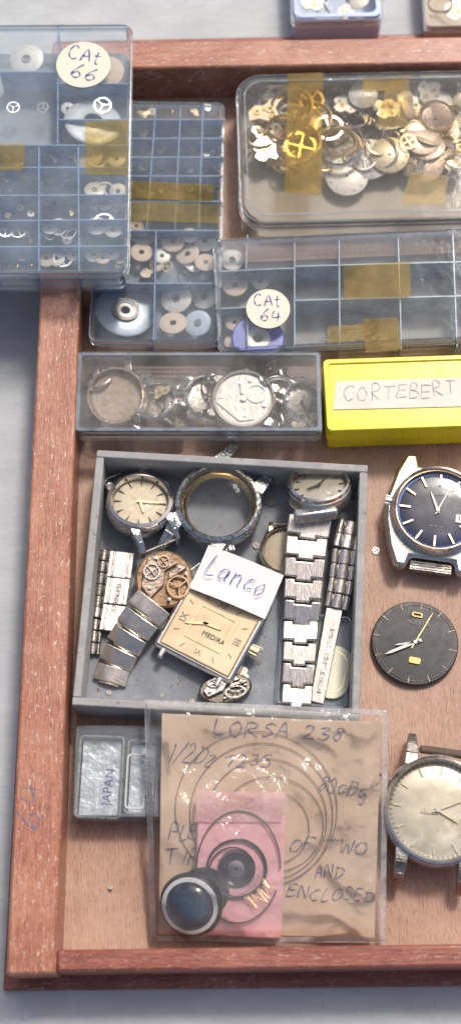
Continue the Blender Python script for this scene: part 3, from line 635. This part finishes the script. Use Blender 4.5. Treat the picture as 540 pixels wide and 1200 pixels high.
mb=MB(); mb.prism(gear_poly(.06,16,.01),0,.09,0,Matrix.Translation((w/2,.02,.08))@Matrix.Rotation(math.pi/2,4,'Y')); mb.obj('crown',GOLD,e)
f=frame((239,635),(327,671),(227,690),.46,.01,z3=.4); e=f.empty('paper_slip','white folded paper slip with blue handwriting','paper')
mb=MB(); n=12
vs=[];fs=[]
for j in range(n+1):
    for i in range(n+1):
        u=i/n-.5;v=j/n-.5; vs.append((u*f.L,v*f.W,.03*math.cos(u*5)+.04*v*v-.03))
for j in range(n):
    for i in range(n): a=j*(n+1)+i; fs.append([a,a+1,a+n+2,a+n+1])
mb.add(vs,fs); mb.obj('paper_sheet',PAPER,e,ang=80)
hand('Lanco',-f.L*.4,-f.W*.1,.23,f.L*.74,.02,0,.012,.2).obj('handwriting',INK,e)
e=spot(264,808,.1,10,0,0).empty('watch_movement','small dark oval watch movement','watch movement')
movement(e,.27,Matrix.Diagonal((1.1,.62,1,1)),DARK,STEELD,gm=STEELD)
f=frame((330,716),(412,722),(322,824),.16,.1); e=f.empty('dial_holder','small clear plastic holder in gray box','box')
mb=MB(); mb.ringp(rrect(f.L,f.W,.06),rrect(f.L-.06,f.W-.06,.04),0,.1); mb.sheet(rrect(f.L-.06,f.W-.06,.04),.01); mb.obj('holder_body',CASER,e,bevel=.01)
e=spot(389,788,.08,-14).empty('watch_dial','cushion shaped cream dial beneath steel clasp','watch dial')
mb=MB(); mb.prism(rrect(.42,.62,.19),0,.03); mb.obj('dial_plate',mat('greenish_cream',(.68,.68,.54),.4,.1,var=.06),e,bevel=.01)
mb=MB(); mb.ringp(rrect(.3,.48,.14),rrect(.285,.465,.135),.03,.034); mb.obj('dial_print',GOLD,e)
for n,(k,x,y,r) in enumerate([('screw',215,770,3),('screw',128,812,3),('wheels',165,800,5),('screw',300,640,4),('screw',225,822,3),('plate',283,790,10),('rings',203,645,7),('screw',318,590,4),('screw',190,815,2),('screw',305,760,3)]):
    loose(k,x,y,r,.04,'on the gray box floor','loose bits in gray box')

# ---------------------------------------------------------------- clear long box
eE,fE=clear_case('clear_box','clear lidded plastic box with old watch cases inside','box',(92,412),(376,412),(87,506),.62,.6,rad=.03,divs=[],lid=LIDE,lidrim=.26,floor=mat('gray_liner',(.36,.32,.27),.8,var=.25))
mb=MB(); mb.ringp(rrect(fE.L-.02,fE.W-.02,.03),rrect(fE.L-.1,fE.W-.1,.03),.6,.615); mb.obj('lid_edge',CASER,eE)
BB=mat('beige_back',(.48,.38,.3),.7,var=.2,bump=.7,scale=8,spot=(.32,.25,.18),spot_at=(.5,.7))
e,f=watch('watch_case','round watch case with tarnished beige back',142,468,35,.2,10,case=STEELD,dial=None,h=.3,crown=10,bez=.9,crystal=False,lugl=.2,lw=1.4,tx=14,ty=-12,bars=False)
mb=MB(); mb.lathe([(0,.24),(f.r*.8,.23),(f.r*.9,.2)],48); mb.obj('case_back',BB,e)
e,f=watch('watch_case','steel watch case with pale silver movement plate',285,478,39,.22,80,case=STEEL,dial=None,h=.28,crown=5,bez=.88,crystal=False,lugl=.4,lw=1.4,bars=False)
movement(e,f.r*.86,Matrix(),mat('aged_silver_plate',(.74,.72,.67),.45,.15,var=.15,scale=9,bump=.5,spot=(.42,.37,.29),spot_at=(.57,.68),spot_scale=9),mat('aged_bridge',(.62,.6,.55),.42,.3,var=.2,scale=9,bump=.4),z=.17,gm=STEELD,wheels=False)
e,f=watch('watch_case','thin chrome watch case ring in clear box',236,474,30,.12,75,case=CHROME,dial=STEELD,mk=None,hands=(80,80),h=.26,crown=None,bez=.82,crystal=False,lugl=.3,tx=20,bars=False)
e,f=watch('watch_case','thin steel watch case in clear box',346,476,26,.16,60,case=STEEL,dial=STEELD,style='bar',hands=(80,200),h=.26,crown=None,bez=.84,lugl=.3,tx=22,bars=False)
e,f=watch('watch_case','dull steel watch case in clear box',190,484,27,.1,60,case=STEELD,dial=STEELD,mk=None,hands=(80,200),h=.28,crown=None,bez=.84,lugl=.3,tx=-18,bars=False)
e,f=watch('watch_case','dark steel watch case on its side in clear box',318,455,22,.2,20,case=STEELD,dial=None,h=.24,crown=None,bez=.8,crystal=False,lugl=.2,tx=45,bars=False,hollow=True)
for k,x,y,r in [('rings',118,445,20),('plate',172,448,12),('plate',212,500,12),('rings',325,445,18),('plate',350,500,10),('rings',118,496,14),('rings',175,475,20),('rings',165,498,15),('rings',250,452,16),('rings',320,496,16),('plateb',190,460,12),('rings',350,450,12),('rings',215,455,14),('plate',240,498,10),('wheels',260,445,9),('screw',160,440,4),('screw',300,440,4)]:
    loose(k,x,y,r,.18+random.random()*.2,'in a long clear box','parts in long clear box',tx=random.uniform(-40,40),ty=random.uniform(-40,40))

# ---------------------------------------------------------------- yellow box
f=frame((383,421),(560,415),(378,505),.62,.6); e=f.empty('yellow_box','bright yellow plastic box with handwritten paper label','box')
mb=MB(); mb.prism(rrect(f.L-.06,f.W-.06,.05),0,.3); mb.obj('box_base',YELL,e,bevel=.02)
mb=MB(); mb.prism(rrect(f.L,f.W,.06),.302,.58); mb.ringp(rrect(f.L,f.W,.06),rrect(f.L-.12,f.W-.12,.04),.579,.6); mb.obj('box_lid',YELL,e,bevel=.02)
q=[f.loc(x,y,.59) for x,y in((393,447),(552,442),(551,476),(390,480))]; P=[(p.x,p.y) for p in q][::-1]
mb=MB(); mb.prism(P,.583,.592); lab=mb.obj('paper_label',LABEL,e)
a=f.loc(402,470,.59); b=f.loc(534,465,.59)
hand('CORTEBERT',a.x,a.y,.18,b.x-a.x,.597,1,.01,.1,random.Random(5),1.4).obj('handwriting',INKP,lab)

# ---------------------------------------------------------------- right hand watches
e,f=watch('wristwatch','steel barrel-case watch with navy dial and date window',509,607,55,.14,-8,case=STEEL,dial=NAVY,mk=mat('pale_gold_marker',(.75,.63,.45),.3,.8),style='long',hands=(335,22),hm=LUME,h=.34,lugs=False,crown=172,bez=.9,hw=.75)
r=f.r
mb=MB()
half=[(-.76,-1.26),(-.93,-.85),(-1.06,-.3),(-1.08,.0),(-1.06,.3),(-.93,.85),(-.76,1.26)]
poly=half+[(-.52,1.28),(-.46,1.02),(.46,1.02),(.52,1.28)]+[(-x,y) for x,y in half[::-1]]+[(.52,-1.28),(.46,-1.04),(-.46,-1.04),(-.52,-1.28)]
mb.prism([(x*r,y*r) for x,y in poly][::-1],-.04,.18); mb.obj('barrel_case',STEEL,e,bevel=.04)
mb=MB(); mb.box(0,-1.17*r,0,.88*r,.2*r,.1); 
for i in range(3): mb.box(0,(-1.1-.06*i)*r,.1,.86*r,.02,.01)
mb.obj('strap_end',STEELD,e,bevel=.01)
mb=MB(); mb.box(r*.5,-r*.12,.247,.12,.1,.012); mb.obj('date_window',LUME,e)
ptext('18',.07,e,r*.5,-r*.12,.262,0,PRINT,'date_numeral')
mb=MB()
for xx in(-.06,.0,.06): mb.box(xx,-r*.35,.245,.035,.01,.004)
mb.box(0,r*.36,.245,.14,.012,.004)
mb.obj('dial_print',DIMP,e)
mb=MB(); mb.ring(r*.8,r*.865,.236,.243,64); mb.obj('chapter_ring',BBAND,e)
mb=MB(); mb.ring(r*.865,r*.9,.24,.3,64); mb.obj('rehaut_ring',mat('rose_gold',(.68,.48,.3),.25,1),e)

f=spot(485,755,.03,-12); e=f.empty('black_dial','black watch dial with silver hands and small emblem','watch dial'); r=51*f.k
mb=MB(); mb.lathe([(0,0),(r*.97,0),(r,.03),(r*.97,.06),(0,.075)],72); mb.obj('dial_plate',BLKDIAL,e,ang=25)
mb=MB(); mb.ring(r*.9,r*.905,.062,.07,64); 
for i in range(12): mb.box(0,r*.88,.062,.012,.08,.008,0,0,Matrix.Rotation(-i*math.pi/6,4,'Z'))
mb.obj('minute_track',DARK,e)
mb=MB(); mb.ringp(rrect(.12,.055,.02),rrect(.09,.03,.012),.075,.083,0,TR(-.03,r*.66)); mb.obj('emblem',ORG,e)
ptext('HOMEDA',.065,e,0,r*.47,.076,0,DIMP)
mb=MB(); mb.prism(rrect(.13,.07,.02),.07,.085,0,TR(.03,-r*.42)); mb.obj('date_frame',ORG,e)
for nm,a,l,w,m_ in(('hour_hand',236,.38,.036,LUME),('minute_hand',250,.24,.02,LUME),('second_hand',20,.42,.01,BRASS)):
    mb=MB(); mb.prism(hand_poly(l,w,.2),.09,.1,0,Matrix.Rotation(-math.radians(a),4,'Z')); mb.obj(nm,m_,e)
mb=MB(); mb.disc(.02,.07,.11,14); mb.obj('center_cap',CHROME,e)

e,f=watch('wristwatch','large steel wristwatch with aged champagne cream dial',509,954,66,.14,-8,case=STEEL,dial=CREAM2,mk=mat('faint_marker',(.42,.37,.28),.35,.6),style='bar',hands=(115,62),hm=mat('pale_hand',(.5,.45,.36),.3,.6),h=.36,crown=0,bez=.87,lugl=.36,bars=False,hw=.6,lugm=STEELD,lw=1.2)
r=f.r
mb=MB(); mb.seg((-.3*r,-.05),(.0,-.05),.01,.258,.262); mb.obj('dial_print',DARK,e)
mb=MB(); mb.box(0,r*1.1,.02,r*.8,r*.14,.1); mb.obj('strap_stub',mat('brown_leather',(.11,.08,.06),.7,bump=.5),e,bevel=.03)
loose('wheels',440,645,4,.03,'on the tray floor','loose bits on tray'); loose('screw',428,870,3,.03,'on the tray floor','loose bits on tray')
loose('screw',446,905,2,.03,'on the tray floor','loose bits on tray'); loose('screw',130,1040,2.5,.03,'on the tray floor','loose bits on tray')

# ---------------------------------------------------------------- small plastic box
f=frame((90,850),(215,850),(84,958),.36,.34); e=f.empty('small_plastic_box','frosted plastic box holding small parts with printed inserts','box')
mb=MB(); mb.ringp(rrect(f.L,f.W,.05),rrect(f.L-.06,f.W-.06,.03),0,.34); mb.sheet(rrect(f.L-.06,f.W-.06,.03),.02); mb.obj('box_body',CASER,e,bevel=.01)
mb=MB(); mb.sheet(rrect(f.L-.04,f.W-.04,.03),.335); mb.obj('lid',FROST,e)
IN=mat('insert_silver',(.46,.49,.52),.35,.5,var=.3,scale=5,bump=.9,bscale=6)
for cx,cy,w_,h_,s_ in((118,912,54,98,'JAPAN'),(167,912,38,88,'TAIWAN')):
    p=f.loc(cx,cy,.2); kx=kk(cx,cy,.3)
    mb=MB(); mb.ringp(rrect(w_*kx,h_*kx,.05),rrect(w_*kx-.05,h_*kx-.05,.03),.1,.3,0,TR(p.x,p.y,0,-2)); mb.obj('insert_tray',SEAL,e,bevel=.01)
    mb=MB(); mb.prism(rrect(w_*kx-.08,h_*kx-.08,.03),.03,.18,0,TR(p.x,p.y,0,-2)); ins=mb.obj('insert_card',IN,e)
    ptext(s_,.14,e,p.x+(.1 if s_=='JAPAN' else .06),p.y+(-.12 if s_=='JAPAN' else .0),.342,84 if s_=='JAPAN' else -84,INKG if s_=='JAPAN' else PAPER)
p=f.loc(160,918,.2); mb=MB(); mb.ringp(rrect(.22,.6,.05),rrect(.18,.56,.04),.3,.325,0,TR(p.x,p.y,0,-2)); mb.obj('white_frame',WRING,e,bevel=.006)

# ---------------------------------------------------------------- bag with envelope
f=frame((178,826),(452,838),(178,1100),.68,.02,z2=.68,z3=.1); fL=f
q=[f.loc(x,y,0) for x,y in((190,836),(446,846),(438,1098),(186,1094))]
e=f.empty('paper_envelope','brown kraft paper envelope with loose handwriting','envelope')
mb=MB(); n=24; vs=[];fs=[]
def envz(u,v): return .02+.03*noise.noise(Vector((u*2.2,v*2.2,.3)))+.012*math.sin(u*3+v*2)
for j in range(n+1):
    for i in range(n+1):
        a=q[0].lerp(q[1],i/n); b=q[3].lerp(q[2],i/n); p=a.lerp(b,j/n); vs.append((p.x,p.y,envz(p.x,p.y)))
for j in range(n):
    for i in range(n): a=j*(n+1)+i; fs.append([a+n+1,a+n+2,a+1,a])
mb.add(vs,fs); mb.obj('envelope_sheet',KRAFT,e,ang=80)
def on_env(mb,dz=.006):
    for v in mb.v: v.z=envz(v.x,v.y)+dz
    return mb
def write(text,x0,y0,x1,h,w=.013,m=INKG,seed=1,y1=None):
    a=f.loc(x0,y0,.02);b=f.loc(x1,y1 if y1 else y0,.02); rot=math.degrees(math.atan2(b.y-a.y,b.x-a.x))
    on_env(hand(text,a.x,a.y,h,(b-a).length,0,rot,w,.25,random.Random(seed),1.7),.009).obj('handwriting',m,e)
write('LORSA 238',250,862,398,.15,.015,seed=2,y1=868)
write('1/2Dz',196,890,246,.2,seed=3,y1=900)
write('7235',262,898,316,.13,seed=4)
write('80cDg',372,926,426,.15,seed=5,y1=934)
write('PLE',197,984,230,.16,seed=6)
write('OF TWO',338,996,428,.13,seed=7,y1=1000)
write('TIP',193,1012,232,.15,seed=8)
write('AND',368,1028,400,.13,seed=9)
write('ENCLOSED',336,1050,436,.13,seed=10,y1=1058)
mb=MB()
for cx,cy,r,ex in((300,948,.82,1.05),(312,960,.64,1),(318,966,.5,1.1),(320,970,.38,1),(306,955,.76,1.0)):
    c=f.loc(cx,cy,.02); mb.tube([(c.x+r*math.cos(i*math.pi/32)*ex,c.y+r*math.sin(i*math.pi/32),.05) for i in range(64)],.005,5,closed=True)
for v in mb.v: v.z=envz(v.x,v.y)+.02
o=mb.obj('mainspring_coils',COILM,M=f.M); tag(o,'thin brown coiled springs lying on brown envelope','watch spring')
pk=f.loc(281,1014,.06); Mp=f.M@TR(pk.x,pk.y,.07,0)
fp=Fr(Mp); e=fp.empty('pink_packet','pink foam packet with translucent flap inside the bag','packet')
mb=MB(); mb.prism(rrect(.93,1.28,.02),0,.07,0,TR(0,-.09)); mb.obj('foam_pad',PINK,e,bevel=.015)
mb=MB(); mb.prism([(-.5,.44),(.42,.48),(.46,.8),(-.48,.76)][::-1],.085,.095); mb.obj('folded_flap',PINKL,e)
mb=MB(); mb.sheet(rrect(.98,1.55,.02),.13); mb.obj('packet_film',FILM,e)
c=fp.loc(277,1018,.1)
eR=Fr(Mp@TR(c.x,c.y,.08,0)).empty('coiled_spring','thin dark coiled mainspring on pink packet','watch spring')
pts=[]
for i in range(300):
    a=i*math.pi/24
    rr_=(.1+.09*(i/150)) if i<150 else (.19+.1*min(1,(i-150)/20)+.03*(i-150)/150)
    pts.append((rr_*math.cos(a),rr_*math.sin(a)*.97,.02))
mb=MB(); mb.tube(pts,.0085,5); mb.obj('coil_strip',BLACK,eR)
mb=MB(); mb.disc(.2,0,.008,48); mb.obj('backing_disc',mat('mauve_gray',(.2,.15,.19),.3,.4,var=.3),eR)
mb=MB(); mb.lathe([(.02,.01),(.085,.01),(.085,.025),(.02,.03)],32,loop=True); mb.obj('hub',mat('gray_hub',(.4,.36,.38),.4,.5),eR)
mb=MB(); mb.tube([(.02+.44*math.cos(i*math.pi/32),.02+.58*math.sin(i*math.pi/32),.03) for i in range(61)],.009,6); mb.obj('outer_coil',DARK,eR)
mb=MB(); rr=random.Random(3)
for i in range(12):
    a=rr.uniform(-1.3,-.1); mb.tube([(.3*math.cos(a),.3*math.sin(a),.04),(.3*math.cos(a)+rr.uniform(-.05,.18),.3*math.sin(a)-rr.uniform(.0,.14),.07)],.004,5)
mb.obj('wire_ends',BRASS,eR)
c=f.loc(240,1045,.1)
eK=Fr(f.M@TR(c.x,c.y,.1,0)).empty('round_cap','black round cap beneath blue crystal','watch part')
mb=MB(); mb.lathe([(0,0),(.26,0),(.27,.03),(.25,.05),(0,.055)],48); mb.obj('cap_disc',BLACK,eK)
c=f.loc(224,1060,.2)
eK=Fr(f.M@TR(c.x,c.y,.17,0)@Matrix.Rotation(math.radians(-12),4,'Y')@Matrix.Rotation(math.radians(10),4,'X')).empty('watch_crystal','round glossy blue watch crystal with bright silver ring','watch crystal')
mb=MB(); mb.lathe([(.26,-.1),(.32,-.1),(.34,.0),(.33,.04),(.31,.06),(.28,.05)],56,loop=True); mb.obj('dark_rim',BLACK,eK)
mb=MB(); mb.lathe([(.255,.05),(.305,.05),(.3,.075),(.26,.08)],56,loop=True); mb.obj('silver_ring',WRING,eK)
mb=MB(); mb.lathe([(.257,.05),(.24,.09),(.18,.13),(.1,.155),(0,.165)],48); mb.obj('blue_center',BLUEG,eK)
e=f.empty('plastic_bag','clear crinkled plastic bag over the envelope','bag')
q=[f.loc(x,y,.1) for x,y in((169,820),(455,832),(452,1106),(176,1104))]
def bagz(x,y):
    g=lambda cx,cy,sx,sy:math.exp(-((x-cx)/sx)**4-((y-cy)/sy)**4)
    pc=f.loc(275,1015,.1)
    cr=abs(noise.noise(Vector((x*1.7+y*.8,y*1.5-x*.5,7)))); c2=abs(noise.noise(Vector((x*2.9-y*1.6,y*1.1+x*1.3,3))))
    return .12+.27*g(pc.x-.15,pc.y,.85,.95)+.035*noise.noise(Vector((x*2.6,y*2.6,1)))+.012*noise.noise(Vector((x*7,y*5,4)))-.09*min(cr,.35)-.04*min(c2,.3)+.03
n=110; vs=[];fs=[]
for j in range(n+1):
    for i in range(n+1):
        a=q[0].lerp(q[1],i/n); b=q[3].lerp(q[2],i/n); p=a.lerp(b,j/n); ed=min(1,min(i,n-i,j,n-j)/7)
        vs.append((p.x,p.y,.03+(bagz(p.x,p.y)-.03)*ed))
for j in range(n):
    for i in range(n): a=j*(n+1)+i; fs.append([a+n+1,a+n+2,a+1,a])
mb=MB(); mb.add(vs,fs); mb.obj('bag_film',FILM,e,ang=80)
mb=MB()
I=[(a.x,a.y) for a in q][::-1]; cx=sum(p[0] for p in I)/4; cy=sum(p[1] for p in I)/4
J=[(cx+(x-cx)*.955,cy+(y-cy)*.955) for x,y in I]
mb.ringp(I,J,.03,.034); mb.obj('heat_seal',SEAL,e)

# ---------------------------------------------------------------- light, world, camera
SC.view_settings.view_transform='Standard'; SC.view_settings.look='None'; SC.view_settings.exposure=0
w=bpy.data.worlds.new('World'); SC.world=w; w.use_nodes=True; nt=w.node_tree
bg=nt.nodes['Background']; sky=nt.nodes.new('ShaderNodeTexSky'); sky.sky_type='NISHITA'; sky.sun_disc=False
EL,AZ=math.radians(56),math.radians(25)
sky.sun_elevation=EL; sky.sun_rotation=AZ; sky.air_density=.85; sky.dust_density=5; sky.ozone_density=0
nt.links.new(sky.outputs[0],bg.inputs[0]); bg.inputs[1].default_value=.125
sd=bpy.data.lights.new('Sun','SUN'); sd.energy=2.35; sd.angle=math.radians(10); sd.color=(1,.94,.86)
so=bpy.data.objects.new('Sun',sd); COL.objects.link(so)
dirv=Vector((math.sin(AZ)*math.cos(EL),math.cos(AZ)*math.cos(EL),math.sin(EL)))
so.rotation_euler=dirv.to_track_quat('Z','Y').to_euler()
cd=bpy.data.cameras.new('Camera'); co=bpy.data.objects.new('Camera',cd); COL.objects.link(co)
co.location=CAM; co.rotation_euler=(TILT,0,0); cd.sensor_fit='VERTICAL'; cd.sensor_height=36; cd.lens=D/12*36; cd.clip_end=200
cd.dof.use_dof=True; cd.dof.focus_distance=(CAM-pt(300,760,.2)).length; cd.dof.aperture_fstop=.26
SC.camera=co
